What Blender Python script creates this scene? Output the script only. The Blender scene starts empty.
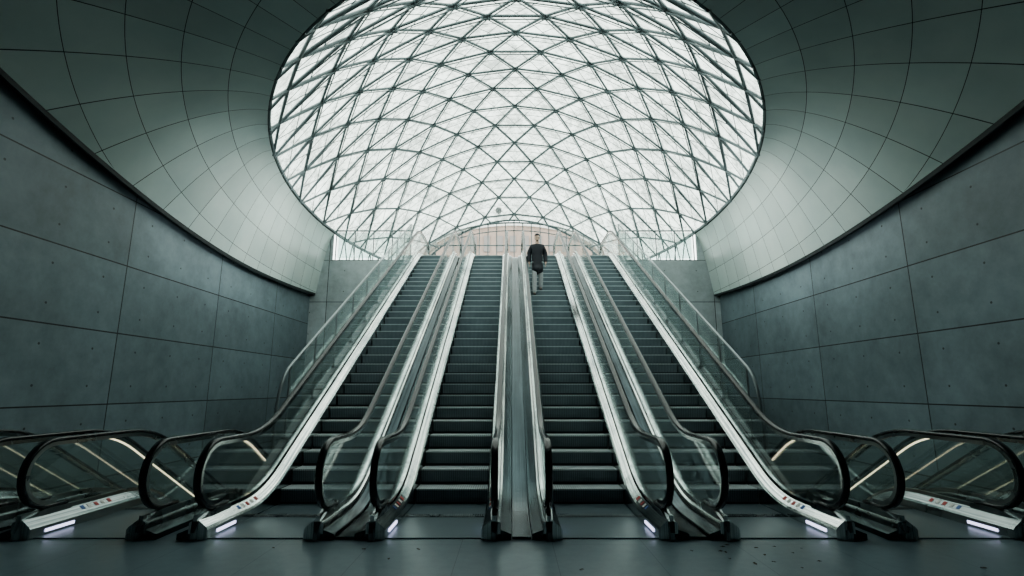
import bpy, bmesh, math, random
from mathutils import Vector, Matrix
random.seed(4)
COL = bpy.context.scene.collection
rad = math.radians
try: bpy.context.scene.view_settings.look='AgX - Medium High Contrast'
except Exception: pass
# ------------------------------------------------------------------ helpers
def add_obj(name, mesh, parent=None, mat=None):
    o = bpy.data.objects.new(name, mesh)
    COL.objects.link(o)
    if parent: o.parent = parent
    if mat is not None and mesh is not None: mesh.materials.append(mat)
    return o
def mk(name, verts, faces, mat=None, parent=None, smooth=False):
    me = bpy.data.meshes.new(name)
    me.from_pydata([tuple(v) for v in verts], [], faces)
    bm = bmesh.new(); bm.from_mesh(me)
    bmesh.ops.recalc_face_normals(bm, faces=bm.faces)
    bm.to_mesh(me); bm.free()
    if smooth:
        for p in me.polygons: p.use_smooth = True
    return add_obj(name, me, parent, mat)
def empty(name, loc=(0,0,0)):
    o = bpy.data.objects.new(name, None); COL.objects.link(o); o.location = loc
    o.empty_display_size = 0.3
    return o
def tag(o, label, cat, group=None):
    o["label"] = label; o["category"] = cat
    if group: o["group"] = group
def struct(o, label=None):
    o["kind"] = "structure"
    if label: o["label"] = label
class MB:
    def __init__(s): s.v=[]; s.f=[]
    def box(s, x0,x1,y0,y1,z0,z1):
        b=len(s.v)
        s.v += [(x0,y0,z0),(x1,y0,z0),(x1,y1,z0),(x0,y1,z0),(x0,y0,z1),(x1,y0,z1),(x1,y1,z1),(x0,y1,z1)]
        s.f += [tuple(b+i for i in q) for q in [(0,3,2,1),(4,5,6,7),(0,1,5,4),(1,2,6,5),(2,3,7,6),(3,0,4,7)]]
    def tube(s, p0, p1, r, n=6, cap=True):
        p0=Vector(p0); p1=Vector(p1); d=(p1-p0)
        if d.length<1e-5: return
        d.normalize()
        a = Vector((0,0,1)) if abs(d.z)<0.9 else Vector((1,0,0))
        u=d.cross(a).normalized(); w=d.cross(u)
        b=len(s.v)
        for p in (p0,p1):
            for i in range(n):
                t=2*math.pi*i/n
                s.v.append(tuple(p+u*(r*math.cos(t))+w*(r*math.sin(t))))
        for i in range(n):
            j=(i+1)%n
            s.f.append((b+i,b+j,b+n+j,b+n+i))
        if cap:
            s.f.append(tuple(b+i for i in range(n))[::-1]); s.f.append(tuple(b+n+i for i in range(n)))
    def poly_extrude_x(s, pts, x0, x1):
        b=len(s.v); n=len(pts)
        for x in (x0,x1):
            for (y,z) in pts: s.v.append((x,y,z))
        s.f.append(tuple(b+i for i in range(n))); s.f.append(tuple(b+n+i for i in range(n))[::-1])
        for i in range(n):
            j=(i+1)%n
            s.f.append((b+i,b+n+i,b+n+j,b+j))
    def sweep_yz(s, path, prof, closed=True, caps=True):
        b=len(s.v); m=len(prof)
        N=len(path)
        for i,(y,z) in enumerate(path):
            a=path[max(i-1,0)]; c=path[min(i+1,N-1)]
            ty,tz=c[0]-a[0],c[1]-a[1]; l=math.hypot(ty,tz) or 1; ty/=l; tz/=l
            ny,nz=-tz,ty
            for (px,pn) in prof: s.v.append((px,y+ny*pn,z+nz*pn))
        for i in range(N-1):
            for j in range(m if closed else m-1):
                k=(j+1)%m
                s.f.append((b+i*m+j,b+i*m+k,b+(i+1)*m+k,b+(i+1)*m+j))
        if caps and closed:
            s.f.append(tuple(b+j for j in range(m))); s.f.append(tuple(b+(N-1)*m+j for j in range(m))[::-1])
    def sections(s, secs, closed=True):
        b=len(s.v); m=len(secs[0]); N=len(secs)
        for sec in secs: s.v += [tuple(p) for p in sec]
        for i in range(N-1):
            for j in range(m if closed else m-1):
                k=(j+1)%m
                s.f.append((b+i*m+j,b+i*m+k,b+(i+1)*m+k,b+(i+1)*m+j))
        if closed:
            s.f.append(tuple(b+j for j in range(m))); s.f.append(tuple(b+(N-1)*m+j for j in range(m))[::-1])
    def obj(s, name, mat=None, parent=None, smooth=False):
        return mk(name, s.v, s.f, mat, parent, smooth)
# ------------------------------------------------------------------ materials
def new_mat(name):
    m=bpy.data.materials.new(name); m.use_nodes=True
    nt=m.node_tree; nt.nodes.clear()
    out=nt.nodes.new("ShaderNodeOutputMaterial")
    return m,nt,out
def N(nt,t,**kw):
    n=nt.nodes.new(t)
    for k,v in kw.items(): setattr(n,k,v)
    return n
def math_n(nt,op,a,b=None,c=None):
    n=N(nt,"ShaderNodeMath",operation=op)
    for i,x in enumerate((a,b,c)):
        if x is None: continue
        if isinstance(x,(int,float)): n.inputs[i].default_value=x
        else: nt.links.new(x,n.inputs[i])
    return n.outputs[0]
def mixc(nt,f,a,b,mode='MIX'):
    n=N(nt,"ShaderNodeMix",data_type='RGBA',blend_type=mode)
    if isinstance(f,(int,float)): n.inputs[0].default_value=f
    else: nt.links.new(f,n.inputs[0])
    for i,x in ((6,a),(7,b)):
        if isinstance(x,tuple): n.inputs[i].default_value=(*x,1)
        else: nt.links.new(x,n.inputs[i])
    return n.outputs[2]
def noise(nt,vec,scale,detail=4,rough=.55):
    n=N(nt,"ShaderNodeTexNoise"); n.inputs["Scale"].default_value=scale
    n.inputs["Detail"].default_value=detail; n.inputs["Roughness"].default_value=rough
    if vec is not None: nt.links.new(vec,n.inputs["Vector"])
    return n.outputs[0]
def ramp(nt,v,p0,p1,c0=(0,0,0),c1=(1,1,1)):
    r=N(nt,"ShaderNodeValToRGB"); nt.links.new(v,r.inputs[0])
    r.color_ramp.elements[0].position=p0; r.color_ramp.elements[1].position=p1
    r.color_ramp.elements[0].color=(*c0,1); r.color_ramp.elements[1].color=(*c1,1)
    return r.outputs[0]
def simple(name,col,rough=.5,metal=0,emit=None,estr=0,nscale=None,namt=.15,spec=.5,bump=0):
    m,nt,out=new_mat(name)
    p=N(nt,"ShaderNodeBsdfPrincipled")
    p.inputs["Base Color"].default_value=(*col,1); p.inputs["Roughness"].default_value=rough
    p.inputs["Metallic"].default_value=metal; p.inputs["Specular IOR Level"].default_value=spec
    if emit: p.inputs["Emission Color"].default_value=(*emit,1); p.inputs["Emission Strength"].default_value=estr
    if nscale:
        tc=N(nt,"ShaderNodeNewGeometry").outputs["Position"]
        nz=noise(nt,tc,nscale)
        c=mixc(nt,nz,tuple(x*(1-namt) for x in col),tuple(min(1,x*(1+namt)) for x in col))
        nt.links.new(c,p.inputs["Base Color"])
        if bump:
            b=N(nt,"ShaderNodeBump"); b.inputs["Strength"].default_value=bump; b.inputs["Distance"].default_value=.01
            nt.links.new(nz,b.inputs["Height"]); nt.links.new(b.outputs[0],p.inputs["Normal"])
    nt.links.new(p.outputs[0],out.inputs[0])
    return m
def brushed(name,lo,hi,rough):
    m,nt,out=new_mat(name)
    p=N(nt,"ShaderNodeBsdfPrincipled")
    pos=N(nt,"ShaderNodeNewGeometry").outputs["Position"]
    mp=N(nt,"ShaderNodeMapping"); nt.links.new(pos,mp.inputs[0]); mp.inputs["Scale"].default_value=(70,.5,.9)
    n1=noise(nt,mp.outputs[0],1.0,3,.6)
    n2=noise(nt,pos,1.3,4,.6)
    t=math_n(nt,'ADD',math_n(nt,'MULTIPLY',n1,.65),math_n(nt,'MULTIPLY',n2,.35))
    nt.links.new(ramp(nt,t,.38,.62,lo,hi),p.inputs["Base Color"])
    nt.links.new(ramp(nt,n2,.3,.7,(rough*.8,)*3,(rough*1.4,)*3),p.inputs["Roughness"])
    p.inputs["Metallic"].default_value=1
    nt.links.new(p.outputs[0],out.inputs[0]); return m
def concrete(name,axis,base,off=.2,sp=3.05,zsp=1.243,zoff=0.0):
    m,nt,out=new_mat(name)
    p=N(nt,"ShaderNodeBsdfPrincipled")
    pos=N(nt,"ShaderNodeNewGeometry").outputs["Position"]
    sx=N(nt,"ShaderNodeSeparateXYZ"); nt.links.new(pos,sx.inputs[0])
    a=sx.outputs[axis]; z=sx.outputs[2]
    da=math_n(nt,'PINGPONG',math_n(nt,'SUBTRACT',a,off-61),sp/2)
    dz=math_n(nt,'PINGPONG',math_n(nt,'SUBTRACT',z,zoff-zsp*10),zsp/2)
    j=math_n(nt,'MAXIMUM',math_n(nt,'LESS_THAN',da,.011),math_n(nt,'LESS_THAN',dz,.011))
    ha=math_n(nt,'PINGPONG',math_n(nt,'SUBTRACT',a,off-61+sp/6),sp/6)
    hz=math_n(nt,'PINGPONG',math_n(nt,'SUBTRACT',z,zoff-zsp*10+zsp/4),zsp/4)
    h=math_n(nt,'LESS_THAN',math_n(nt,'SQRT',math_n(nt,'ADD',math_n(nt,'POWER',ha,2),math_n(nt,'POWER',hz,2))),.020)
    mask=math_n(nt,'MAXIMUM',j,math_n(nt,'MULTIPLY',h,.8))
    n1=noise(nt,pos,.55,5,.55); n2=noise(nt,pos,3.5,8,.7)
    ca=math_n(nt,'FLOOR',math_n(nt,'DIVIDE',math_n(nt,'SUBTRACT',a,off-61),sp))
    cz=math_n(nt,'FLOOR',math_n(nt,'DIVIDE',math_n(nt,'SUBTRACT',z,zoff-zsp*10),zsp))
    cb=N(nt,"ShaderNodeCombineXYZ"); nt.links.new(ca,cb.inputs[0]); nt.links.new(cz,cb.inputs[1])
    wn=N(nt,"ShaderNodeTexWhiteNoise"); nt.links.new(cb.outputs[0],wn.inputs[0])
    t=math_n(nt,'ADD',math_n(nt,'MULTIPLY',n1,.55),math_n(nt,'MULTIPLY',n2,.45))
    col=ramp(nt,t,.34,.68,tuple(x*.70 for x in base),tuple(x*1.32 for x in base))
    col=mixc(nt,1.0,col,ramp(nt,wn.outputs[0],0,1,(.86,.86,.86),(1.1,1.1,1.1)),'MULTIPLY')
    col=mixc(nt,mask,col,tuple(x*.10 for x in base))
    nt.links.new(col,p.inputs["Base Color"])
    p.inputs["Roughness"].default_value=.48
    b=N(nt,"ShaderNodeBump"); b.inputs["Strength"].default_value=.3; b.inputs["Distance"].default_value=.02
    nt.links.new(math_n(nt,'SUBTRACT',math_n(nt,'MULTIPLY',n2,.2),mask),b.inputs["Height"])
    nt.links.new(b.outputs[0],p.inputs["Normal"])
    nt.links.new(p.outputs[0],out.inputs[0])
    return m
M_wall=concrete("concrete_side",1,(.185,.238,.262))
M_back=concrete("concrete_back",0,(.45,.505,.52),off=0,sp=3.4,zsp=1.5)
M_front=simple("dark_plaster",(.05,.062,.07),.8,nscale=1)
def floor_mat():
    m,nt,out=new_mat("floor_stone")
    p=N(nt,"ShaderNodeBsdfPrincipled")
    pos=N(nt,"ShaderNodeNewGeometry").outputs["Position"]
    sx=N(nt,"ShaderNodeSeparateXYZ"); nt.links.new(pos,sx.inputs[0])
    d1=math_n(nt,'PINGPONG',math_n(nt,'SUBTRACT',sx.outputs[0],-60),.45)
    d2=math_n(nt,'PINGPONG',math_n(nt,'SUBTRACT',sx.outputs[1],-60.2),.45)
    j=math_n(nt,'MAXIMUM',math_n(nt,'LESS_THAN',d1,.003),math_n(nt,'LESS_THAN',d2,.003))
    n1=noise(nt,pos,1.2,6,.6); n2=noise(nt,pos,9,6,.7); n3=noise(nt,pos,60,3,.8)
    t=math_n(nt,'ADD',math_n(nt,'MULTIPLY',n1,.35),math_n(nt,'MULTIPLY',n2,.65))
    col=ramp(nt,t,.2,.8,(.115,.165,.19),(.195,.26,.295))
    col=mixc(nt,math_n(nt,'MULTIPLY',math_n(nt,'GREATER_THAN',n3,.68),.5),col,(.05,.06,.065))
    col=mixc(nt,j,col,(.08,.115,.13))
    nt.links.new(col,p.inputs["Base Color"])
    p.inputs["Roughness"].default_value=.29
    nt.links.new(p.outputs[0],out.inputs[0]); return m
M_floor=floor_mat()
def ceil_mat():
    m,nt,out=new_mat("ceiling_panel_coated")
    p=N(nt,"ShaderNodeBsdfPrincipled")
    pos=N(nt,"ShaderNodeNewGeometry").outputs["Position"]
    n1=noise(nt,pos,.8,4,.6); n2=noise(nt,pos,55,3,.8)
    col=ramp(nt,n1,.3,.7,(.54,.635,.615),(.66,.74,.705))
    sp=math_n(nt,'GREATER_THAN',n2,.70)
    col=mixc(nt,math_n(nt,'MULTIPLY',sp,.35),col,(.85,.89,.87))
    oi=N(nt,"ShaderNodeAttribute",attribute_name="tone")
    col=mixc(nt,1.0,col,oi.outputs["Color"],'MULTIPLY')
    nt.links.new(col,p.inputs["Base Color"])
    p.inputs["Roughness"].default_value=.33; p.inputs["Metallic"].default_value=.12
    nt.links.new(p.outputs[0],out.inputs[0]); return m
M_ceil=ceil_mat()
M_dark=simple("dark_backing",(.012,.016,.018),.7)
M_rim=simple("dark_rim",(.02,.028,.03),.6)
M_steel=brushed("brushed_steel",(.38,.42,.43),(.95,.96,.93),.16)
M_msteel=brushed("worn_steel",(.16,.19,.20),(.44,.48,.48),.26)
M_dsteel=simple("dark_steel",(.03,.042,.05),.4,.2,nscale=4,namt=.2,spec=.4)
M_odeck=brushed("outer_deck_steel",(.02,.03,.034),(.08,.105,.115),.16)
M_plate=simple("landing_plate_metal",(.14,.19,.215),.30,.3,nscale=7,namt=.10)
M_rail=simple("satin_rail",(.32,.36,.37),.4,.5,nscale=5,namt=.1)
M_rubber=simple("black_rubber",(.012,.016,.019),.22,nscale=5,namt=.2,spec=.6)
M_lattice=simple("painted_steel_lattice",(.17,.21,.22),.42,.2,nscale=3,namt=.15)
M_lav=simple("lavender_lamp",(.8,.8,1),.4,emit=(.72,.70,1),estr=2.0)
M_warm=simple("warm_strip",(1,.9,.7),.4,emit=(1,.84,.58),estr=2.0)
M_red=simple("sticker_red",(.5,.05,.05),.5,nscale=20)
M_white=simple("sticker_white",(.75,.75,.72),.5,nscale=20)
M_blue=simple("sticker_blue",(.05,.14,.40),.5,nscale=20)
def step_mat():
    m,nt,out=new_mat("grooved_step")
    p=N(nt,"ShaderNodeBsdfPrincipled")
    pos=N(nt,"ShaderNodeNewGeometry").outputs["Position"]
    sx=N(nt,"ShaderNodeSeparateXYZ"); nt.links.new(pos,sx.inputs[0])
    g=math_n(nt,'LESS_THAN',math_n(nt,'PINGPONG',math_n(nt,'ADD',sx.outputs[0],50),.015),.005)
    tc=N(nt,"ShaderNodeTexCoord").outputs["Object"]
    s2=N(nt,"ShaderNodeSeparateXYZ"); nt.links.new(tc,s2.inputs[0])
    edge=math_n(nt,'GREATER_THAN',s2.outputs[2],-.020)
    low=math_n(nt,'LESS_THAN',s2.outputs[2],-.170)
    n1=noise(nt,pos,3,4)
    col=ramp(nt,n1,.3,.7,(.14,.185,.21),(.20,.255,.28))
    col=mixc(nt,edge,col,(.62,.69,.71))
    col=mixc(nt,low,col,(.03,.04,.045))
    col=mixc(nt,math_n(nt,'MULTIPLY',g,.5),col,(.04,.05,.055))
    nt.links.new(col,p.inputs["Base Color"]); p.inputs["Roughness"].default_value=.42; p.inputs["Metallic"].default_value=.15
    nt.links.new(p.outputs[0],out.inputs[0]); return m
M_step=step_mat()
def glass_mat(name,tint,refl,haze,rough=.02):
    m,nt,out=new_mat(name)
    t=N(nt,"ShaderNodeBsdfTransparent"); t.inputs[0].default_value=(*tint,1)
    d=N(nt,"ShaderNodeBsdfDiffuse"); d.inputs[0].default_value=(.66,.78,.76,1)
    m0=N(nt,"ShaderNodeMixShader"); m0.inputs[0].default_value=haze
    nt.links.new(t.outputs[0],m0.inputs[1]); nt.links.new(d.outputs[0],m0.inputs[2])
    g=N(nt,"ShaderNodeBsdfGlossy"); g.inputs["Roughness"].default_value=rough; g.inputs[0].default_value=(.93,.98,.98,1)
    pos=N(nt,"ShaderNodeNewGeometry").outputs["Position"]
    lw=N(nt,"ShaderNodeLayerWeight"); lw.inputs[0].default_value=.3
    n1=noise(nt,pos,2.0,5)
    f=math_n(nt,'ADD',math_n(nt,'MULTIPLY',lw.outputs["Fresnel"],refl),math_n(nt,'MULTIPLY',n1,.02))
    f=math_n(nt,'MINIMUM',f,.9)
    mx=N(nt,"ShaderNodeMixShader"); nt.links.new(f,mx.inputs[0]); nt.links.new(m0.outputs[0],mx.inputs[1]); nt.links.new(g.outputs[0],mx.inputs[2])
    nt.links.new(mx.outputs[0],out.inputs[0]); return m
M_glass=glass_mat("balustrade_glass",(.985,.995,.99),.50,.03)
M_dglas2=glass_mat("side_balustrade_glass",(.96,.985,.98),.16,.02)
M_gglass=glass_mat("guard_glass",(.95,.975,.97),.35,.06)
M_cglass=glass_mat("clear_glass",(.84,.89,.88),.2,.04)
def dome_glass():
    m,nt,out=new_mat("dome_glazing")
    t=N(nt,"ShaderNodeBsdfTransparent"); t.inputs[0].default_value=(.92,.96,.915,1)
    d=N(nt,"ShaderNodeBsdfTranslucent"); d.inputs[0].default_value=(.14,.157,.147,1)
    pos=N(nt,"ShaderNodeNewGeometry").outputs["Position"]
    n1=noise(nt,pos,.9,6,.7); n2=noise(nt,pos,4,7,.85)
    f=ramp(nt,math_n(nt,'ADD',math_n(nt,'MULTIPLY',n1,.35),math_n(nt,'MULTIPLY',n2,.65)),.42,.57,(.25,.25,.25),(.80,.80,.80))
    mx=N(nt,"ShaderNodeMixShader"); nt.links.new(f,mx.inputs[0]); nt.links.new(t.outputs[0],mx.inputs[1]); nt.links.new(d.outputs[0],mx.inputs[2])
    nt.links.new(mx.outputs[0],out.inputs[0]); return m
M_dglass=dome_glass()
# ------------------------------------------------------------------ dimensions
W=7.2; YB=18.0; ZL=6.0; YF=-4.0
CY=16.7; A=6.55; B=11.0; ZR=7.0; HD=4.5; AL=rad(50); YCUT=24.3
HOLE=7.35; PIT=-5.0; YC=7.0
# ------------------------------------------------------------------ structure
def struct_box(name,*b,mat,label=None):
    m=MB(); m.box(*b); o=m.obj(name,mat); struct(o,label); return o
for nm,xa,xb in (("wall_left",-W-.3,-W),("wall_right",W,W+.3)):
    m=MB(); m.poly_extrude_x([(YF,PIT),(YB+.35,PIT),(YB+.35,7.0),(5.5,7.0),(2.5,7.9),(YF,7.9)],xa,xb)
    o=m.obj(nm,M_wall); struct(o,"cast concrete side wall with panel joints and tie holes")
struct_box("wall_front",-W-.3,W+.3,YF-.3,YF,-.1,7.9,mat=M_front,label="concrete end wall of the hall")
XI=3.70; YN=19.5
m=MB()
m.box(-W,-XI,YB,YB+.35,PIT,ZL-.002); m.box(XI,W,YB,YB+.35,PIT,ZL-.002)
m.box(-XI,-XI+.15,YB,YN,PIT,ZL-.002); m.box(XI-.15,XI,YB,YN,PIT,ZL-.002); m.box(-XI+.15,XI-.15,YN,YN+.3,-.1,ZL-.002)
m.box(-W,-6.52,YB+.01,YB+.12,ZL-.002,ZR+.02); m.box(6.52,W,YB+.01,YB+.12,ZL-.002,ZR+.02)
o=m.obj("wall_back",M_back); struct(o,"pale concrete wall below the upper landing")
m=MB()
m.box(-W,W,YF,HOLE,-.12,0); m.box(-3.5,3.5,HOLE,YN,-.12,0)
o=m.obj("floor",M_floor); struct(o,"grey polished stone floor slabs")
m=MB(); m.box(-W,-3.7,HOLE,YB,PIT-.12,PIT-.01); m.box(3.7,W,HOLE,YB,PIT-.12,PIT-.01)
m.box(-W,-3.7,HOLE-.02,HOLE-.3,PIT,-.12); m.box(3.7,W,HOLE-.02,HOLE-.3,PIT,-.12)
o=m.obj("floor_lower",M_floor); struct(o,"dark floor at the bottom of the escalator pits")
m=MB()
m.box(-9,-XI,YB,YN,ZL,ZL+.02); m.box(XI,9,YB,YN,ZL,ZL+.02); m.box(-9,9,YN,30,ZL,ZL+.02)
o=m.obj("floor_upper",simple("landing_stone",(.28,.32,.31),.5,nscale=2)); struct(o,"pale stone floor of the upper landing")
m=MB(); m.box(-60,60,30,120,ZL-.1,ZL-.01); m.box(-60,-9,20,30,ZL-.1,ZL-.01); m.box(9,60,20,30,ZL-.1,ZL-.01)
o=m.obj("floor_street",simple("street_paving",(.40,.41,.40),.7,nscale=1)); struct(o,"street paving outside the glazed dome")
for sx,nm in ((-1,"wall_inner_left"),(1,"wall_inner_right")):
    m=MB()
    pts=[(HOLE,PIT),(YB-.01,PIT),(YB-.01,ZL+.0),(17.5,ZL+.06),(HOLE+.1,.22),(HOLE,.1)]
    a,b=sorted((sx*3.53,sx*3.68))
    m.poly_extrude_x(pts,a,b); o=m.obj(nm,M_back); struct(o,"concrete upstand wall flanking the rising escalators")
# ------------------------------------------------------------------ ceiling shell
def zt(y,right):
    c=.0150 if right else .0185
    if y<14: z=4.67+c*(14-y)**2-(.05 if right else 0)
    else: z=4.67+.009*(y-14)**2-(.05 if right else 0)
    k=.5
    h=max(k-abs(z-7.4),0)/k
    return min(z,7.4)-h*h*k*.25
XO=7.0
def E(phi): return Vector((A*math.cos(phi),CY+B*math.sin(phi),ZR))
def O(phi):
    e=E(phi)
    dx=math.cos(phi)/A; dy=math.sin(phi)/B
    l=math.hypot(dx,dy); dx/=l; dy/=l
    rx=A*math.cos(phi); ry=B*math.sin(phi); l=math.hypot(rx,ry); rx/=l; ry/=l
    dx=.6*dx+.4*rx; dy=.6*dy+.4*ry
    s=1e9
    if abs(dx)>1e-6: s=min(s,(XO-abs(e.x))/abs(dx))
    if dy<0: s=min(s,(YF-e.y)/dy)
    x=e.x+dx*s; y=e.y+dy*s
    f=min(1,max(0,x/XO*.5+.5))
    return Vector((x,y,zt(y,False)*(1-f)+zt(y,True)*f))
def S(phi,s,lift=0):
    e=E(phi); o=O(phi)
    p=e.lerp(o,s)
    d=o.z-e.z
    k=s**1.45 if d<0 else s
    p.z=e.z+d*k+lift
    return p
phi0=math.asin((YB-CY)/B)
class Arc:
    def __init__(s,phi):
        s.phi=phi; n=40; s.p=[S(phi,i/n) for i in range(n+1)]; s.l=[0]
        for i in range(n): s.l.append(s.l[-1]+(s.p[i+1]-s.p[i]).length)
        s.T=s.l[-1]
    def at(s,l):
        l=max(0,min(s.T,l))
        for i in range(len(s.l)-1):
            if l<=s.l[i+1]+1e-9:
                t=(l-s.l[i])/max(1e-9,s.l[i+1]-s.l[i]); return s.p[i].lerp(s.p[i+1],t)
        return s.p[-1]
def build_ceiling():
    K=3000; ph=[phi0+(-math.pi-2*phi0)*i/K for i in range(K+1)]
    L=[0]
    for i in range(K):
        p=ph[i]; kap=A*B/((A*math.sin(p))**2+(B*math.cos(p))**2)**1.5
        L.append(L[-1]+(E(ph[i+1])-E(ph[i])).length*(1+5.0*kap))
    ncol=54
    bounds=[]
    for c in range(ncol+1):
        t=L[-1]*c/ncol
        i=min(range(len(L)),key=lambda q:abs(L[q]-t)); bounds.append(ph[i])
    bounds[0]=phi0; bounds[-1]=-math.pi-phi0
    RH=.74; G=.005
    V=[];F=[];tones=[]; n=5
    for c in range(ncol):
        a,b=bounds[c],bounds[c+1]
        wc=(S(a,0)-S(b,0)).length
        arcs=[]
        for i in range(n):
            ga=G/wc
            arcs.append(Arc(a+(b-a)*(ga+(1-2*ga)*i/(n-1))))
        Tm=max(q.T for q in arcs)
        for r in range(int(Tm/RH)+1):
            l0,l1=r*RH+G,(r+1)*RH-G
            base=len(V); tone=random.uniform(.91,1.06)
            lens=[]
            for q in arcs:
                e0,e1=min(l0,q.T),min(l1,q.T); lens.append(e1-e0)
                for j in range(n): V.append(q.at(e0+(e1-e0)*j/(n-1)))
            for i in range(n-1):
                if lens[i]<1e-4 and lens[i+1]<1e-4: continue
                for j in range(n-1):
                    if lens[i]<1e-4: F.append((base+i*n,base+(i+1)*n+j+1,base+(i+1)*n+j))
                    elif lens[i+1]<1e-4: F.append((base+i*n+j,base+i*n+j+1,base+(i+1)*n))
                    else: F.append((base+i*n+j,base+i*n+j+1,base+(i+1)*n+j+1,base+(i+1)*n+j))
                    tones.append(tone)
    me=bpy.data.meshes.new("ceiling"); me.from_pydata([tuple(v) for v in V],[],F)
    at=me.color_attributes.new("tone",'FLOAT_COLOR','CORNER')
    for p in me.polygons:
        t=tones[p.index]
        for li in p.loop_indices: at.data[li].color=(t,t,t,1)
        p.use_smooth=True
    o=add_obj("ceiling",me,None,M_ceil); struct(o,"curved ceiling of glossy grey green panels around an oval opening")
    m=MB(); secs=[]
    KK=140
    for i in range(KK+1):
        p=phi0+(-math.pi-2*phi0)*i/KK
        secs.append([S(p,j/14,.02 if j==0 else .035) for j in range(15)])
    m.sections(secs,closed=False)
    o=m.obj("trim_1",M_dark,smooth=True); struct(o,"dark void behind the ceiling panels")
    secs=[]
    for i in range(KK+1):
        p=phi0+(-math.pi-2*phi0)*i/KK
        q=O(p); sgn=1 if q.x>0 else -1
        out=Vector((sgn,0,0)) if abs(q.x)>XO-.01 else Vector((0,-1,0))
        secs.append([q+Vector((0,0,.03)),q+Vector((0,0,-.07))+out*.02,q+out*.08+Vector((0,0,-.07)),q+out*.08+Vector((0,0,.25)),q+out*.24+Vector((0,0,.25)),q+out*.24+Vector((0,0,.4)),q+Vector((0,0,.4))])
    m=MB(); m.sections(secs,closed=True)
    o=m.obj("trim_2",M_rim); struct(o,"dark shadow gap rim along the lower ceiling edge")
    V=[];F=[]
    for i in range(KK+1):
        p=phi0+(-math.pi-2*phi0)*i/KK
        e=E(p); q=O(p)
        dx=q.x-e.x; dy=q.y-e.y; l=math.hypot(dx,dy)
        zz=7.06+min(.9,max(0,l-1.2)*.28)
        V.append((e.x*1.01,CY+(e.y-CY)*1.01,ZR+.05)); V.append((q.x+dx/l*.35,q.y+dy/l*.35,zz))
    for i in range(KK): F.append((2*i,2*i+1,2*i+3,2*i+2))
    o=mk("trim_3",V,F,M_dark); struct(o,"roof slab above the hall")
build_ceiling()
# ------------------------------------------------------------------ dome
def zd(r,y):
    r=min(r,1); a=math.asin(r*math.sin(AL))
    return ZR+HD*(math.cos(a)-math.cos(AL))/(1-math.cos(AL))
AA=A*1.09; BB=B*1.05
def dmap(X,Y,off=0):
    rho=math.hypot(X/AA,Y/BB)
    if rho<1e-6: return Vector((0,CY,ZR+HD-off))
    r=math.sin(min(rho,1)*AL)/math.sin(AL)
    ux,uy=X/AA/rho,Y/BB/rho
    x,y=A*r*ux,B*r*uy
    z=ZR+HD*(math.cos(min(rho,1)*AL)-math.cos(AL))/(1-math.cos(AL))
    n=Vector((x/A/A,y/B/B,(z-ZR+3.5)/70)).normalized()
    return Vector((x,CY+y,z))-n*off*(1-min(rho,1)**8)
def inside(X,Y):
    return math.hypot(X/AA,Y/BB)<=1 and dmap(X,Y).y<=YCUT
dome=empty("glass_dome",(0,CY,ZR)); tag(dome,"oval glazed dome with triangulated grey steel lattice","dome")
def rel(o,par):
    o.matrix_parent_inverse=Matrix.Translation(-Vector(par.location))
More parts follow.
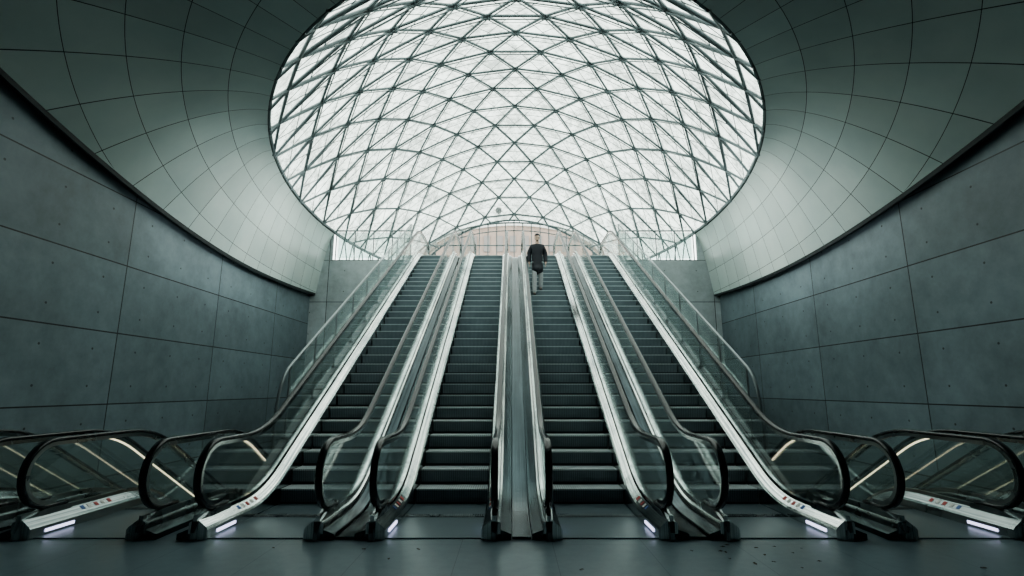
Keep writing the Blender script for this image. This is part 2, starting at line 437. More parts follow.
def build_dome():
    L=1.42; rowh=L*.78
    nr=int(BB/rowh)+1; nc=int(AA/L)+2
    P={}
    for j in range(-nr,nr+1):
        for i in range(-nc,nc+1):
            P[(i,j)]=((i+(.5 if j%2 else 0))*L, j*rowh+.3)
    up=MB()
    for (i,j),(X,Y) in P.items():
        if inside(X,Y) and math.hypot(X/AA,Y/BB)<.88:
            a=dmap(X,Y,.01); b=dmap(X,Y,.14)
            up.tube(a,b,.040,10)
        nb=[(i+1,j),(i+(1 if j%2 else 0),j+1),(i+(0 if j%2 else -1),j+1)]
        for q in nb:
            if q not in P: continue
            X2,Y2=P[q]; ia,ib=inside(X,Y),inside(X2,Y2)
            if not ia and not ib: continue
            a=(X,Y); b=(X2,Y2)
            if ia!=ib:
                lo_,hi=(a,b) if ia else (b,a)
                s,e=lo_,hi
                for _ in range(18):
                    mid=((s[0]+e[0])/2,(s[1]+e[1])/2)
                    if inside(*mid): s=mid
                    else: e=mid
                a,b=lo_,s
            up.tube(dmap(*a,.05),dmap(*b,.05),.033,8,False)
            up.tube(dmap(*a,.13),dmap(*b,.13),.014,6,False)
    o=up.obj("steel_lattice",M_lattice,dome,smooth=True); rel(o,dome)
    sec=MB()
    for (i,j),(X,Y) in P.items():
        a=P.get((i+1,j)); b=P.get((i+(1 if j%2 else 0),j+1)); c=P.get((i+(0 if j%2 else -1),j+1))
        mids=lambda p,q:((p[0]+q[0])/2,(p[1]+q[1])/2)
        for tri in (((X,Y),a,b),((X,Y),b,c)):
            if None in tri: continue
            ms=[mids(tri[0],tri[1]),mids(tri[1],tri[2]),mids(tri[2],tri[0])]
            for k in range(3):
                p,q=ms[k],ms[(k+1)%3]
                if inside(*p) and inside(*q): sec.tube(dmap(*p,.03),dmap(*q,.03),.009,4,False)
    o=sec.obj("glazing_bars",M_lattice,dome,smooth=True); rel(o,dome)
    V=[];F=[];nR=26;nT=96
    for a in range(nR+1):
        for t in range(nT):
            th=2*math.pi*t/nT; rho=a/nR
            V.append(dmap(rho*AA*math.cos(th),rho*BB*math.sin(th)))
    for a in range(nR):
        for t in range(nT):
            t2=(t+1)%nT
            F.append((a*nT+t,(a+1)*nT+t,(a+1)*nT+t2,a*nT+t2))
    o=mk("glazing",V,F,M_dglass,dome,True)
    bm=bmesh.new(); bm.from_mesh(o.data)
    bmesh.ops.bisect_plane(bm,geom=bm.verts[:]+bm.edges[:]+bm.faces[:],plane_co=(0,YCUT,0),plane_no=(0,1,0),clear_outer=True)
    bm.to_mesh(o.data); bm.free(); rel(o,dome)
    m=MB()
    phc=math.asin((YCUT-CY)/B)
    K=110; pts=[]
    for i in range(K+1):
        p=phc+(-math.pi-2*phc)*i/K; pts.append(E(p))
    secs=[]
    for i,p in enumerate(pts):
        n=Vector(((p.x)/A/A,(p.y-CY)/B/B,0)).normalized()
        secs.append([p-n*.05+Vector((0,0,.012)),p+n*.08+Vector((0,0,.03)),p+n*.08+Vector((0,0,.10)),p-n*.05+Vector((0,0,.09))])
    m.sections(secs); o=m.obj("ring_beam",M_lattice,dome); rel(o,dome)
    def za(x): return zd(math.hypot(x/A,(YCUT-CY)/B),YCUT)
    xm=A*math.cos(phc); zm=ZR
    m=MB(); K=24
    ar=[Vector((-xm+2*xm*i/K,YCUT,za(-xm+2*xm*i/K))) for i in range(K+1)]
    for i in range(K): m.tube(ar[i],ar[i+1],.05,8)
    pw=4.35; sp_=7.6; ph_=1.85
    def zp(x): return sp_+ph_*math.sqrt(max(0,1-(x/pw)**2)) if abs(x)<pw else sp_
    pa=[Vector((-pw*math.cos(math.pi*i/30),YCUT-.05,sp_+ph_*math.sin(math.pi*i/30))) for i in range(31)]
    for i in range(30): m.tube(pa[i],pa[i+1],.045,8)
    pa=[Vector((-(pw-.45)*math.cos(math.pi*i/30),YCUT-.05,sp_+(ph_-.4)*math.sin(math.pi*i/30))) for i in range(31)]
    for i in range(30): m.tube(pa[i],pa[i+1],.025,8)
    for i in range(-10,11):
        x=i*.42
        m.tube((x,YCUT-.05,ZL+.02),(x,YCUT-.05,zp(x)),.026,6)
    for i in range(-4,5):
        x=i*1.0
        m.tube((x,YCUT-.05,zp(x)),(x*1.05,YCUT,za(x*1.05)),.03,6)
    m.tube((-xm,YCUT,ZL+.02),(-xm,YCUT,zm),.06,8); m.tube((xm,YCUT,ZL+.02),(xm,YCUT,zm),.06,8)
    m.tube((-pw,YCUT-.05,ZL+.02),(-pw,YCUT-.05,sp_),.06,8); m.tube((pw,YCUT-.05,ZL+.02),(pw,YCUT-.05,sp_),.06,8)
    for zz in (8.3,7.5): m.tube((-pw,YCUT-.05,zz),(pw,YCUT-.05,zz),.03,6)
    o=m.obj("entrance_arch",M_lattice,dome,True); rel(o,dome)
    ph1=math.asin((YB+.45-CY)/B)
    for sgn in (1,-1):
        secs=[]; pr_=[]; NP=18
        for i in range(NP+1):
            p=ph1+(phc-ph1)*i/NP; q=E(p); q.x*=sgn
            n=Vector((q.x/A/A,(q.y-CY)/B/B,0)).normalized()*.01
            secs.append([Vector((q.x,q.y,ZL+.021))-n,Vector((q.x,q.y,ZL+.021))+n,Vector((q.x,q.y,ZR))+n,Vector((q.x,q.y,ZR))-n])
            pr_.append(Vector((q.x-.05*sgn,q.y,0)))
        m=MB()
        for i in range(0,NP,2):
            a,b,c=pr_[i],pr_[i+1],pr_[min(i+2,NP)]
            lo_=Vector((0,0,ZL+.03)); hi=Vector((0,0,ZR+.03))
            m.tube(a+lo_,b+hi,.022,6); m.tube(b+hi,c+lo_,.022,6)
        for i in range(NP): m.tube(pr_[i]+Vector((0,0,ZL+.08)),pr_[i+1]+Vector((0,0,ZL+.08)),.03,6)
        o=m.obj("base_bracing",M_lattice,dome,True); rel(o,dome)
        m=MB(); m.sections(secs)
        o=m.obj("base_glazing",M_cglass,dome); rel(o,dome)
build_dome()
fl=MB()
K=20
for (r0,r1,y0,y1) in ((.15,.15,YCUT-.32,YCUT-.2),(.12,.04,YCUT-.2,YCUT-.11)):
    b=len(fl.v)
    for (r,y) in ((r0,y0),(r1,y1)):
        for i in range(K): fl.v.append((-.75+r*math.cos(2*math.pi*i/K),y,10.0+r*math.sin(2*math.pi*i/K)))
    for i in range(K): fl.f.append((b+i,b+(i+1)%K,b+K+(i+1)%K,b+K+i))
    fl.f.append(tuple(b+i for i in range(K))); fl.f.append(tuple(b+K+i for i in range(K)))
o=fl.obj("floodlight",M_dsteel); tag(o,"round dark floodlight fixed to the dome arch","lamp")
# ------------------------------------------------------------------ escalators
def npath(y0,yc,rise,yend):
    s=1 if rise>0 else -1
    L=abs(rise)/math.tan(rad(30)); R=1.9; T=R*math.tan(rad(15))
    c1=(yc,0); c2=(yc+L,rise); d=(math.cos(rad(30)),s*math.sin(rad(30)))
    pts=[(y0,0)]
    n=max(1,int((yc-T-y0)/.3))
    for i in range(1,n): pts.append((y0+(yc-T-y0)*i/n,0))
    def bez(a,c,b,n=8):
        r=[]
        for i in range(n+1):
            t=i/n; r.append(tuple((1-t)**2*a[k]+2*t*(1-t)*c[k]+t*t*b[k] for k in (0,1)))
        return r
    pts+=bez((c1[0]-T,0),c1,(c1[0]+d[0]*T,d[1]*T))
    a=(c1[0]+d[0]*T,d[1]*T); b=(c2[0]-d[0]*T,c2[1]-d[1]*T)
    for i in range(1,12): pts.append((a[0]+(b[0]-a[0])*i/12,a[1]+(b[1]-a[1])*i/12))
    pts+=bez(b,c2,(c2[0]+T,rise))
    pts.append((yend,rise))
    return pts
HH=.95; R=.34; YS=5.95; SW=.475
def build_escalator(rise,yc,yend,name,label,group,warm):
    root=empty(name,(0,YS,0)); tag(root,label,"escalator",group)
    up=rise>0
    MS=M_steel if up else M_msteel
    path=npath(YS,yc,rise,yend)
    def zb(y,z):
        if up: return max(z-.38,.004)
        if y<HOLE+.1: return .004
        return max(z-.38,PIT+.004) if y>HOLE+.4 else -.2+.0*z if z>-.1 else z-.2
    parts=[]
    dp=[(YS-.30,0),(YS-.2,0),(YS-.1,0)]+path+[(yend+.2,rise),(yend+.28,rise)]
    for sx in (-1,1):
        g=sx*.62
        secs=[]
        for (y,z) in dp:
            secs.append([Vector((sx*(SW+.012),y,zb(y,z))),Vector((sx*(SW+.012),y,z+.10)),Vector((sx*(SW+.03),y,z+.125)),Vector((sx*.592,y,z+.195)),Vector((sx*.592,y,zb(y,z)))])
        m=MB(); m.sections(secs); parts.append(m.obj("inner_deck",MS,root))
        secs=[]
        for (y,z) in dp:
            secs.append([Vector((sx*.652,y,z+.06)),Vector((sx*.652,y,z+.18)),Vector((sx*.676,y,z+.17)),Vector((sx*.683,y,z+.155)),Vector((sx*.683,y,z+.06))])
        m=MB(); m.sections(secs); parts.append(m.obj("deck_edge",MS,root))
        secs=[]
        for (y,z) in dp:
            secs.append([Vector((sx*.652,y,zb(y,z))),Vector((sx*.652,y,z+.055)),Vector((sx*.684,y,z+.055)),Vector((sx*.686,y,z+.10)),Vector((sx*.795,y,z+.06)),Vector((sx*.795,y,zb(y,z)))])
        m=MB(); m.sections(secs); parts.append(m.obj("outer_deck",M_odeck,root))
        secs=[[Vector((sx*.603,y,z+.10)),Vector((sx*.603,y,z+.235)),Vector((sx*.645,y,z+.235)),Vector((sx*.645,y,z+.10))] for (y,z) in dp]
        m=MB(); m.sections(secs); parts.append(m.obj("glass_clamp",MS,root))
        cols=[]
        for i in range(7):
            a=math.pi-.25-(math.pi/2-.25)*i/7
            yy=YS+R*.93*math.cos(a); hz=R*.93*math.sin(a); cols.append((yy,max(HH-R-hz,.237),HH-R+hz))
        for (y,z) in path: cols.append((y,z+.237,z+HH-.025))
        for i in range(1,8):
            a=math.pi/2-(math.pi/2-.25)*i/7
            yy=yend+R*.93*math.cos(a); hz=R*.93*math.sin(a); cols.append((yy,rise+max(HH-R-hz,.237),rise+HH-R+hz))
        secs=[[Vector((g-.006,y,a)),Vector((g-.006,y,b)),Vector((g+.006,y,b)),Vector((g+.006,y,a))] for (y,a,b) in cols]
        m=MB(); m.sections(secs); parts.append(m.obj("glass_panel",M_glass if up else M_dglas2,root))
        hp=[(YS+.25,HH-2*R),(YS+.1,HH-2*R)]
        for i in range(15):
            a=-math.pi/2-math.pi*i/14; hp.append((YS+R*math.cos(a),HH-R+R*math.sin(a)))
        hp+=[(y,z+HH) for (y,z) in path[1:-1]]
        for i in range(15):
            a=math.pi/2-math.pi*i/14; hp.append((yend+R*math.cos(a),rise+HH-R+R*math.sin(a)))
        hp+=[(yend-.25,rise+HH-2*R)]
        prof=[(g-.028,-.012),(g-.038,.002),(g-.038,.016),(g-.028,.030),(g+.028,.030),(g+.038,.016),(g+.038,.002),(g+.028,-.012)]
        m=MB(); m.sweep_yz(hp,prof); o=m.obj("handrail",M_rubber,root,True); parts.append(o)
        prof=[(g-.024,-.055),(g-.024,-.013),(g+.024,-.013),(g+.024,-.055)]
        m=MB(); m.sweep_yz(hp[1:-1],prof); parts.append(m.obj("handrail_guide",MS,root))
        m=MB()
        m.sections([[Vector((g-w,y,.004)),Vector((g-w,y,z)),Vector((g+w,y,z)),Vector((g+w,y,.004))] for y,z,w in ((YS-.335,.08,.02),(YS-.30,.18,.035),(YS-.05,.245,.045),(YS+.3,.243,.04))])
        o=m.obj("newel_cap",M_msteel,root); parts.append(o)
        m=MB(); x0,x1=sorted((sx*(SW+.004),sx*(SW+.011))); m.box(x0,x1,YS-.12,YS+.25,.035,.065)
        parts.append(m.obj("skirt_lamp",M_lav,root))
        for q,(yy,mt) in enumerate(((YS+.40,M_blue),(YS+.50,M_white),(YS+.60,M_red),(YS+.70,M_white),(YS+.80,M_red))):
            m=MB()
            def nz(y):
                for (ya,za_),(yb,zb_) in zip(path[:-1],path[1:]):
                    if ya<=y<=yb: return za_+(zb_-za_)*(y-ya)/max(1e-6,yb-ya)
                return 0
            def dk(x,y): return nz(y)+.125+(x-(SW+.03))/(.592-SW-.03)*.07+.002
            xa,xb=.530,.572
            m.sections([[Vector((sx*xa,yy+t,dk(xa,yy+t))),Vector((sx*xb,yy+t,dk(xb,yy+t))),Vector((sx*xb,yy+t,dk(xb,yy+t)+.002)),Vector((sx*xa,yy+t,dk(xa,yy+t)+.002))] for t in (0,.025,.05)])
            parts.append(m.obj("sticker",mt,root))
        if warm==sx:
            wp=[(y,z+HH-.068) for (y,z) in path if y>yc-.3 and y<yc+3.0]
            m=MB(); m.sweep_yz(wp,[(g-.010,-.006),(g-.010,.006),(g+.010,.006),(g+.010,-.006)])
            parts.append(m.obj("light_strip",M_warm,root))
    ky0=6.60 if up else 7.0
    m=MB(); m.box(-SW-.011,SW+.011,YS-.25,ky0,.002,.012); parts.append(m.obj("landing_plate",M_plate,root))
    m=MB(); m.box(-SW,SW,ky0-.03,ky0+.001,.0122,.018)
    for i in range(35):
        x=-SW+i*.027; m.box(x,x+.012,ky0-.02,ky0+.08,.0165,.026)
    parts.append(m.obj("comb",M_msteel,root))
    yt=18.55 if up else yend-.3
    m=MB(); m.box(-SW-.011,SW+.011,yt,yend+.28,rise+.002,rise+.02); parts.append(m.obj("landing_plate",M_dsteel,root))
    m=MB(); secs=[[Vector((-.79,y,max(zb(y,z)-.05,.003 if up else -99))),Vector((.79,y,max(zb(y,z)-.05,.003 if up else -99))),Vector((.79,y,zb(y,z)-.002)),Vector((-.79,y,zb(y,z)-.002))] for (y,z) in path if y>(8.3 if up else 7.9)]
    m.sections(secs); parts.append(m.obj("truss_cover",M_dsteel,root))
    pr=[(0,0),(.344,0),(.344,-.03),(.07,-.03),(.05,-.215),(.034,-.215),(.028,-.12),(.010,-.035)]
    if not up: pr=[(.344-y,z) for y,z in pr]
    m=MB(); m.poly_extrude_x(pr,-SW,SW)
    st=m.obj("step",M_step,root)
    pos=[]
    if up:
        y0=YC-.05
        pos.append((y0-.346,.014)); pos.append((y0,.014))
        for k in range(1,30): pos.append((y0+.346*k,.2*k))
        pos+= [(y0+.346*30,ZL+.015),(y0+.346*31,ZL+.015),(y0+.346*32,ZL+.015)]
    else:
        pos=[(7.0,.016)]
        for k in range(0,24): pos.append((7.346+.346*k,-.2*(k+1)))
        pos+=[(7.346+.346*24,-5+.02)]
    stf=mk("step",[(x,y,z) for x in (-SW,SW) for y,z in ((0,0),(.344,0),(.344,-.012),(0,-.012))],[(0,1,2,3),(7,6,5,4),(0,4,5,1),(1,5,6,2),(2,6,7,3),(3,7,4,0)],M_plate,root)
    st.location=(0,pos[-1][0],pos[-1][1]); parts.append(st)
    stf.location=(0,pos[0][0],pos[0][1]); parts.append(stf)
    for i,p in enumerate(pos[1:-1]):
        c=(stf if (up and i==0) else st).copy(); c.location=(0,p[0],p[1]); COL.objects.link(c); parts.append(c)
    for p in parts:
        p.parent=root; p.matrix_parent_inverse=Matrix.Translation(-Vector(root.location))
    return root,parts
def copy_tree(root,parts,dx,label=None):
    r=root.copy(); COL.objects.link(r); r.location=root.location+Vector((dx,0,0))
    if label: r["label"]=label
    for p in parts:
        c=p.copy(); COL.objects.link(c); c.parent=r; c.matrix_parent_inverse=p.matrix_parent_inverse.copy()
    return r
UP="rising escalator with glass balustrades, black handrails and grooved steps"
r,ps=build_escalator(ZL,YC,19.1,"escalator",UP,"rising escalators in the middle of the hall",0)
r.location.x=-2.7
copy_tree(r,ps,1.8); copy_tree(r,ps,3.6,"rising escalator carrying a person in dark clothes"); copy_tree(r,ps,5.4)
DN="descending escalator with warm light strip near the concrete wall"
GD="descending escalators beside the walls"
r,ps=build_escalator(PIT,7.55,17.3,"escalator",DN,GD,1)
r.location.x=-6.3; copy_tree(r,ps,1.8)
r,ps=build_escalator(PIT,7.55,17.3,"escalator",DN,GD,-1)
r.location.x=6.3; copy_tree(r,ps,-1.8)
npU=npath(YS,YC,ZL,19.1)
for i,x in enumerate((-1.8,0,1.8)):
    m=MB()
    secs=[[Vector((x-.098,y,max(z-.3,.004))),Vector((x-.098,y,z+.03)),Vector((x+.098,y,z+.03)),Vector((x+.098,y,max(z-.3,.004)))] for (y,z) in [(YS-.28,0)]+npU]
    m.sections(secs); o=m.obj("gap_cover",M_odeck); tag(o,"dark metal cover strip between two escalators","escalator cover","cover strips between escalators")
for i,x in enumerate((-5.4,5.4)):
    m=MB(); m.box(x-.098,x+.098,YS-.28,7.3,.004,.03)
    o=m.obj("gap_cover",M_dsteel); tag(o,"dark metal cover strip between two escalators","escalator cover","cover strips between escalators")
# ------------------------------------------------------------------ guards
def guard(name,p0,p1,n,h,label,group,cat="railing",curl=False,mt=None,gm=None,pr=.016):
    p0=Vector(p0); p1=Vector(p1); root=empty(name,p0); tag(root,label,cat,group)
    mt=mt or M_rail; gm=gm or M_gglass
    d=(p1-p0); hd=Vector((d.x,d.y,0)).normalized(); dn=d.normalized()
    prt=[]
    m=MB()
    up=Vector((0,0,h))
    if curl:
        a=p0+up; b=p0-dn*.42+up; c=p0-hd*.38+Vector((0,0,.35)); f=p0-hd*.38+Vector((0,0,-.12))
        pts=[(f.y,f.z)]
        for i in range(16,-1,-1):
            t=i/16; v=a*(1-t)**2+b*(2*t*(1-t))+c*t*t; pts.append((v.y,v.z))
        q=p1+up
        for i in range(1,9): pts.append((a.y+(q.y-a.y)*i/8,a.z+(q.z-a.z)*i/8))
        m.sweep_yz(pts,[(p0.x+.023*math.cos(2*math.pi*i/12),.023*math.sin(2*math.pi*i/12)) for i in range(12)])
    else:
        m.tube(p0+up,p1+up,.026,10)
    prt.append(m.obj("top_rail",mt,root,True))
    for i in range(n+1):
        q=p0+d*(i/n); m=MB(); m.tube(q,q+up,pr,8); m.tube(q,q+Vector((0,0,.03)),.045,10); prt.append(m.obj("post",mt,root))
    for i in range(n):
        a=p0+d*((i+.06)/n); b=p0+d*((i+.94)/n)
        nrm=Vector((-hd.y,hd.x,0))*.006
        V=[]
        for s in (-1,1):
            for (q,z) in ((a,.1),(b,.1),(b,h-.07),(a,h-.07)): V.append(q+nrm*s+Vector((0,0,z)))
        prt.append(mk("glass_panel",V,[(0,1,2,3),(7,6,5,4),(0,4,5,1),(1,5,6,2),(2,6,7,3),(3,7,4,0)],gm,root))
    for o in prt: o.matrix_parent_inverse=Matrix.Translation(-root.location)
    return root
for sx in (-1,1):
    guard("guard_railing",(sx*3.62,8.35,.22+(8.35-7.45)*.581),(sx*3.62,17.45,ZL+.04),9,1.12,"sloping glass guard railing with steel posts beside an escalator","sloping guard railings",curl=True)
    guard("guard_railing",(sx*3.75,18.15,ZL+.021),(sx*6.45,18.15,ZL+.021),4,1.12,"glass guard railing with steel posts on the landing edge","landing edge railings",mt=M_lattice,gm=M_cglass,pr=.022)
# ------------------------------------------------------------------ building outside
bld=empty("building",(0,58,ZL)); tag(bld,"pale brown brick building with an arched gable and rows of windows","building")
M_brick=simple("brown_brick",(.29,.225,.19),.8,nscale=1.2,namt=.3)
M_win=simple("window_dark",(.18,.165,.155),.3,nscale=1)
m=MB(); K=24; BW=10.4; SP=16.0; BH=4.3
prof=[(-BW,ZL)]+[(-BW*math.cos(math.pi*i/K),SP+BH*math.sin(math.pi*i/K)) for i in range(K+1)]+[(BW,ZL)]
m.sections([[Vector((x,y,z)) for x,z in prof] for y in (58,72)])
o=m.obj("body",M_brick,bld); rel(o,bld)
m=MB()
for i in range(K):
    a=math.pi*i/K; b=math.pi*(i+1)/K
    m.tube((-BW*math.cos(a),57.9,SP+BH*math.sin(a)),(-BW*math.cos(b),57.9,SP+BH*math.sin(b)),.2,6)
o=m.obj("gable_trim",M_white,bld); rel(o,bld)
m=MB(); m.box(-.35,.35,57.86,57.98,0,1.9); w0=m.obj("window",M_win,bld); rel(w0,bld)
first=True
for j in range(4):
    zz=7.4+j*3.2
    for i in range(13):
        x=-9+i*1.5
        if zz+1.9>SP+BH*math.sqrt(max(0,1-(min(BW-.01,abs(x)+.4)/BW)**2))-.3: continue
        if first: w0.location=(x,0,zz); first=False; continue
        c=w0.copy(); c.location=(x,0,zz); COL.objects.link(c)
# ------------------------------------------------------------------ person
def baked_skin(name,pts,edges,rads,root,sub=2):
    me=bpy.data.meshes.new(name); me.from_pydata(pts,edges,[])
    o=bpy.data.objects.new(name,me); COL.objects.link(o)
    mod=o.modifiers.new("s",'SKIN'); mod.use_smooth_shade=True
    sv=me.skin_vertices[0].data
    for i,r in enumerate(rads):
        sv[i].radius=(r,r) if not isinstance(r,tuple) else r
        sv[i].use_root=(i==root)
    s=o.modifiers.new("ss",'SUBSURF'); s.levels=sub; s.render_levels=sub
    dg=bpy.context.evaluated_depsgraph_get(); dg.update()
    nm=bpy.data.meshes.new_from_object(o.evaluated_get(dg)); 
    bpy.data.objects.remove(o)
    for p in nm.polygons: p.use_smooth=True
    return nm
def chain(parts):
    pts=[];ed=[];rd=[];idx={}
    for nm,p,r,par in parts:
        idx[nm]=len(pts); pts.append(p); rd.append(r)
        if par: ed.append((idx[par],idx[nm]))
    return pts,ed,rd
def build_person(loc):
    root=empty("person",loc); tag(root,"person in long loose dark coat and grey trousers stepping down","person")
    M_skin=simple("skin",(.60,.43,.35),.5,nscale=10,namt=.08)
    M_jack=simple("coat_cloth",(.012,.016,.024),.7,nscale=25,namt=.3,bump=.3)
    M_trs=simple("trouser_cloth",(.34,.36,.37),.8,nscale=30,namt=.2)
    M_shoe=simple("shoe_leather",(.03,.03,.03),.5,nscale=20)
    J=[("pel",(0,0,.93),(.14,.11),None),("sp",(0,-.01,1.12),(.13,.1),"pel"),("ch",(0,0,1.33),(.15,.11),"sp"),("nb",(0,.0,1.46),(.07,.065),"ch"),("nk",(0,-.015,1.53),.055,"nb"),("hd0",(0,-.03,1.60),.06,"nk")]
    for s,t in ((1,"l"),(-1,"r")):
        J+=[("sh"+t,(s*.17,0,1.40),.06,"ch"),("el"+t,(s*.245,.04,1.13),.042,"sh"+t),("wr"+t,(s*.25,-.05,.90),.028,"el"+t),("pa"+t,(s*.25,-.08,.83),(.020,.035),"wr"+t)]
    J+=[("hil",(.08,0,.88),.085,"pel"),("knl",(.095,-.04,.49),.058,"hil"),("anl",(.10,.02,.09),.042,"knl"),
        ("hir",(-.08,0,.88),.085,"pel"),("knr",(-.095,-.17,.43),.058,"hir"),("anr",(-.10,-.26,-.12),.042,"knr")]
    pts,ed,rd=chain(J)
    bodies=[baked_skin("b",pts,ed,rd,0)]
    for s in (1,-1):
        bx,by,bz=s*.25,-.08,.83
        for k,(off,ln) in enumerate(((-.03,.072),(-.010,.08),(.010,.075),(.028,.06))):
            p0=(bx,by+off,bz-.0); p1=(bx,by+off-.004,bz-.03-ln*.35); p2=(bx-s*.008,by+off-.006,bz-.03-ln*.7); p3=(bx-s*.022,by+off-.006,bz-.03-ln)
            bodies.append(baked_skin("f",[p0,p1,p2,p3],[(0,1),(1,2),(2,3)],[.010,.009,.0085,.007],0,1))
        p0=(bx-s*.005,by-.02,bz+.02); p1=(bx-s*.02,by-.052,bz-.01); p2=(bx-s*.03,by-.062,bz-.045)
        bodies.append(baked_skin("t",[p0,p1,p2],[(0,1),(1,2)],[.012,.010,.008],0,1))
    bm=bmesh.new()
    for b in bodies: bm.from_mesh(b)
    def blob(c,r,seg=20):
        g=bmesh.ops.create_uvsphere(bm,u_segments=seg,v_segments=seg//2,radius=1)
        for v in g['verts']: v.co=Vector((v.co.x*r[0],v.co.y*r[1],v.co.z*r[2]))+Vector(c)
    blob((0,-.035,1.65),(.073,.092,.10)); blob((0,-.055,1.59),(.052,.065,.06))
    blob((0,-.132,1.625),(.013,.018,.022),10); blob((.075,-.025,1.635),(.012,.02,.032),10); blob((-.075,-.025,1.635),(.012,.02,.032),10)
    blob((0,-.118,1.585),(.024,.01,.009),10); blob((0,-.112,1.557),(.022,.016,.016),10)
    me=bpy.data.meshes.new("body"); bm.to_mesh(me); bm.free()
    o=bpy.data.objects.new("tmp",me); COL.objects.link(o)
    rm=o.modifiers.new("r",'REMESH'); rm.mode='VOXEL'; rm.voxel_size=.007
    sm=o.modifiers.new("sm",'SMOOTH'); sm.iterations=2
    dg=bpy.context.evaluated_depsgraph_get(); dg.update()
    nm=bpy.data.meshes.new_from_object(o.evaluated_get(dg)); bpy.data.objects.remove(o)
    for p in nm.polygons: p.use_smooth=True
    nm.materials.clear(); body=add_obj("body",nm,root,M_skin)
    for s in (1,-1):
        bm=bmesh.new(); bmesh.ops.create_uvsphere(bm,u_segments=12,v_segments=8,radius=.011)
        me=bpy.data.meshes.new("eye"); bm.to_mesh(me); bm.free()
        e=add_obj("eye",me,root,M_shoe); e.location=(s*.028,-.118,1.645)
    J=[("pel",(0,-.01,.90),(.18,.165),None),("sp",(0,-.01,1.08),(.17,.145),"pel"),("ch",(0,.0,1.28),(.175,.15),"sp"),("tp",(0,.0,1.40),(.135,.12),"ch"),("col",(0,-.005,1.47),(.09,.09),"tp")]
    for s,t in ((1,"l"),(-1,"r")):
        J+=[("sh"+t,(s*.17,0,1.375),.092,"ch"),("el"+t,(s*.246,.04,1.13),.078,"sh"+t),("wr"+t,(s*.25,-.05,.86),.062,"el"+t)]
    J+=[("h",(0,-.04,.70),(.19,.205),"pel"),("h2",(0,-.08,.50),(.20,.245),"h")]
    pts,ed,rd=chain(J); nm=baked_skin("coat",pts,ed,rd,0); nm.materials.clear(); j=add_obj("coat",nm,root,M_jack); j["label"]="long loose dark coat"
    J=[("pel",(0,0,.90),(.14,.11),None),("hil",(.08,0,.82),.10,"pel"),("knl",(.098,-.04,.49),.080,"hil"),("anl",(.10,.02,.10),.066,"knl"),
       ("hir",(-.08,0,.82),.10,"pel"),("knr",(-.098,-.17,.43),.080,"hir"),("anr",(-.10,-.26,-.11),.066,"knr")]
    pts,ed,rd=chain(J); nm=baked_skin("trousers",pts,ed,rd,0); nm.materials.clear(); j=add_obj("trousers",nm,root,M_trs); j["label"]="grey trousers"
    for (x,y,z) in ((.102,.03,0.0),(-.102,-.25,-.211)):
        secs=[]
        for (dy,w,h) in ((.05,.03,.06),(.03,.042,.10),(-.02,.043,.11),(-.09,.046,.07),(-.16,.045,.052),(-.20,.03,.04)):
            secs.append([Vector((x-w,y+dy,z+.003)),Vector((x-w,y+dy,z+h*.6)),Vector((x-w*.5,y+dy,z+h)),Vector((x+w*.5,y+dy,z+h)),Vector((x+w,y+dy,z+h*.6)),Vector((x+w,y+dy,z+.003))])
        m=MB(); m.sections(secs); m.obj("shoe",M_shoe,root,True)
    bm=bmesh.new(); bmesh.ops.create_uvsphere(bm,u_segments=24,v_segments=14,radius=1)
    for v in bm.verts: 
        v.co=Vector((v.co.x*.081,v.co.y*.098,max(v.co.z,-.02)*.08))+Vector((0,-.028,1.70))
    me=bpy.data.meshes.new("cap"); bm.to_mesh(me); bm.free()
    for p in me.polygons: p.use_smooth=True
    add_obj("cap",me,root,M_jack)
    root.scale=(.95,.95,.95)
    return root
build_person((.62,YC-.05+.346*21+.19,4.2))
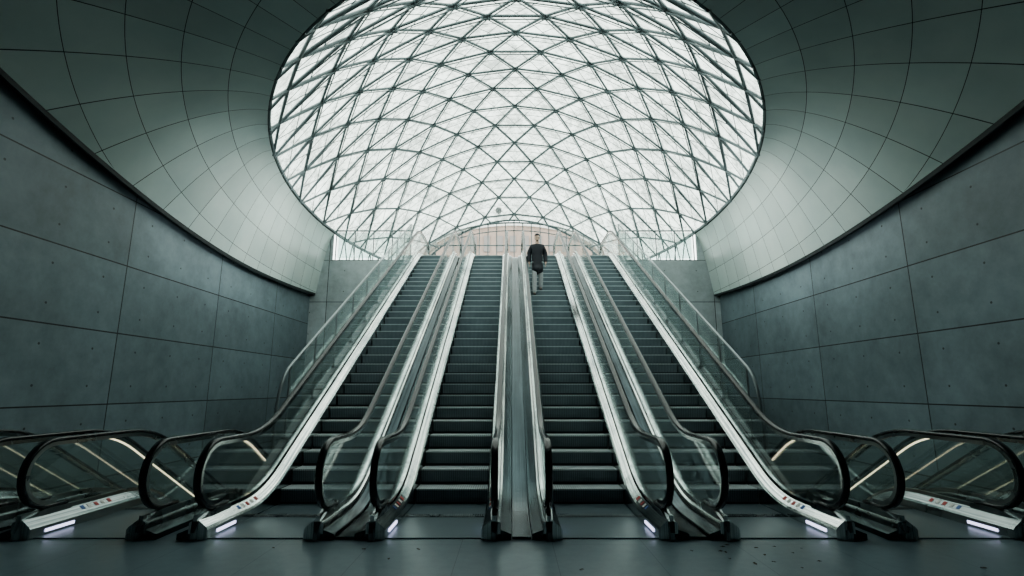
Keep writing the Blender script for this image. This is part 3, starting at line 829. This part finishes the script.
# ------------------------------------------------------------------ fallen leaves
M_leaf=simple("dry_leaf",(.06,.05,.035),.7,nscale=30)
m=MB(); m.v=[(0,-.03,0.002),(.015,-.01,.008),(.02,.01,.004),(.008,.03,.010),(0,.042,.004),(-.008,.03,.006),(-.02,.012,.010),(-.014,-.01,.003),(0,.0,.003)]
m.f=[(8,i,(i+1)%8) for i in range(8)]
lf=m.obj("leaf",M_leaf); lf.location=(1.9,5.25,.001); lf.scale=(.7,.7,.7); tag(lf,"small dry brown leaf lying on the stone floor","leaf","fallen leaves on the floor")
for i in range(20):
    c=lf.copy(); c.location=(random.uniform(1.5,2.7),random.uniform(4.8,5.5),.001) if i<14 else (random.uniform(-3,4),random.uniform(4.7,5.4),.001)
    c.rotation_euler=(0,0,random.uniform(0,6)); s=random.uniform(.5,.9); c.scale=(s,s,s); COL.objects.link(c)
# ------------------------------------------------------------------ added ceiling fill spots
def spot(loc,target,power,size,blend=1,col=(.88,.98,1)):
    l=bpy.data.lights.new("ceiling_fill",'SPOT'); l.energy=power; l.spot_size=rad(size); l.spot_blend=blend; l.color=col; l.shadow_soft_size=.5
    l.specular_factor=0.0
    o=bpy.data.objects.new("ceiling_fill",l); COL.objects.link(o); o.location=loc
    o.rotation_euler=(Vector(target)-Vector(loc)).to_track_quat('-Z','Y').to_euler()
for sx in (-1,1):  # unseen spots added to brighten the ceiling, no fittings stand here
    spot((sx*3.1,13.6,5.4),(sx*6.8,13.2,5.9),300,100,col=(.95,1,.95))
    spot((sx*2.0,8.8,2.6),(sx*6.4,11.2,5.6),200,60)
# ------------------------------------------------------------------ world & camera
w=bpy.data.worlds.new("World"); bpy.context.scene.world=w; w.use_nodes=True
nt=w.node_tree; bg=nt.nodes["Background"]; bg.inputs[0].default_value=(.92,.985,.95,1); bg.inputs[1].default_value=4.2
cam=bpy.data.cameras.new("Camera"); co=bpy.data.objects.new("Camera",cam); COL.objects.link(co)
cam.lens=18.3; cam.sensor_width=36; cam.clip_end=500; cam.clip_start=.05
co.location=(-.1,0,1.5); co.rotation_euler=(rad(90+11),0,0)
bpy.context.scene.camera=co
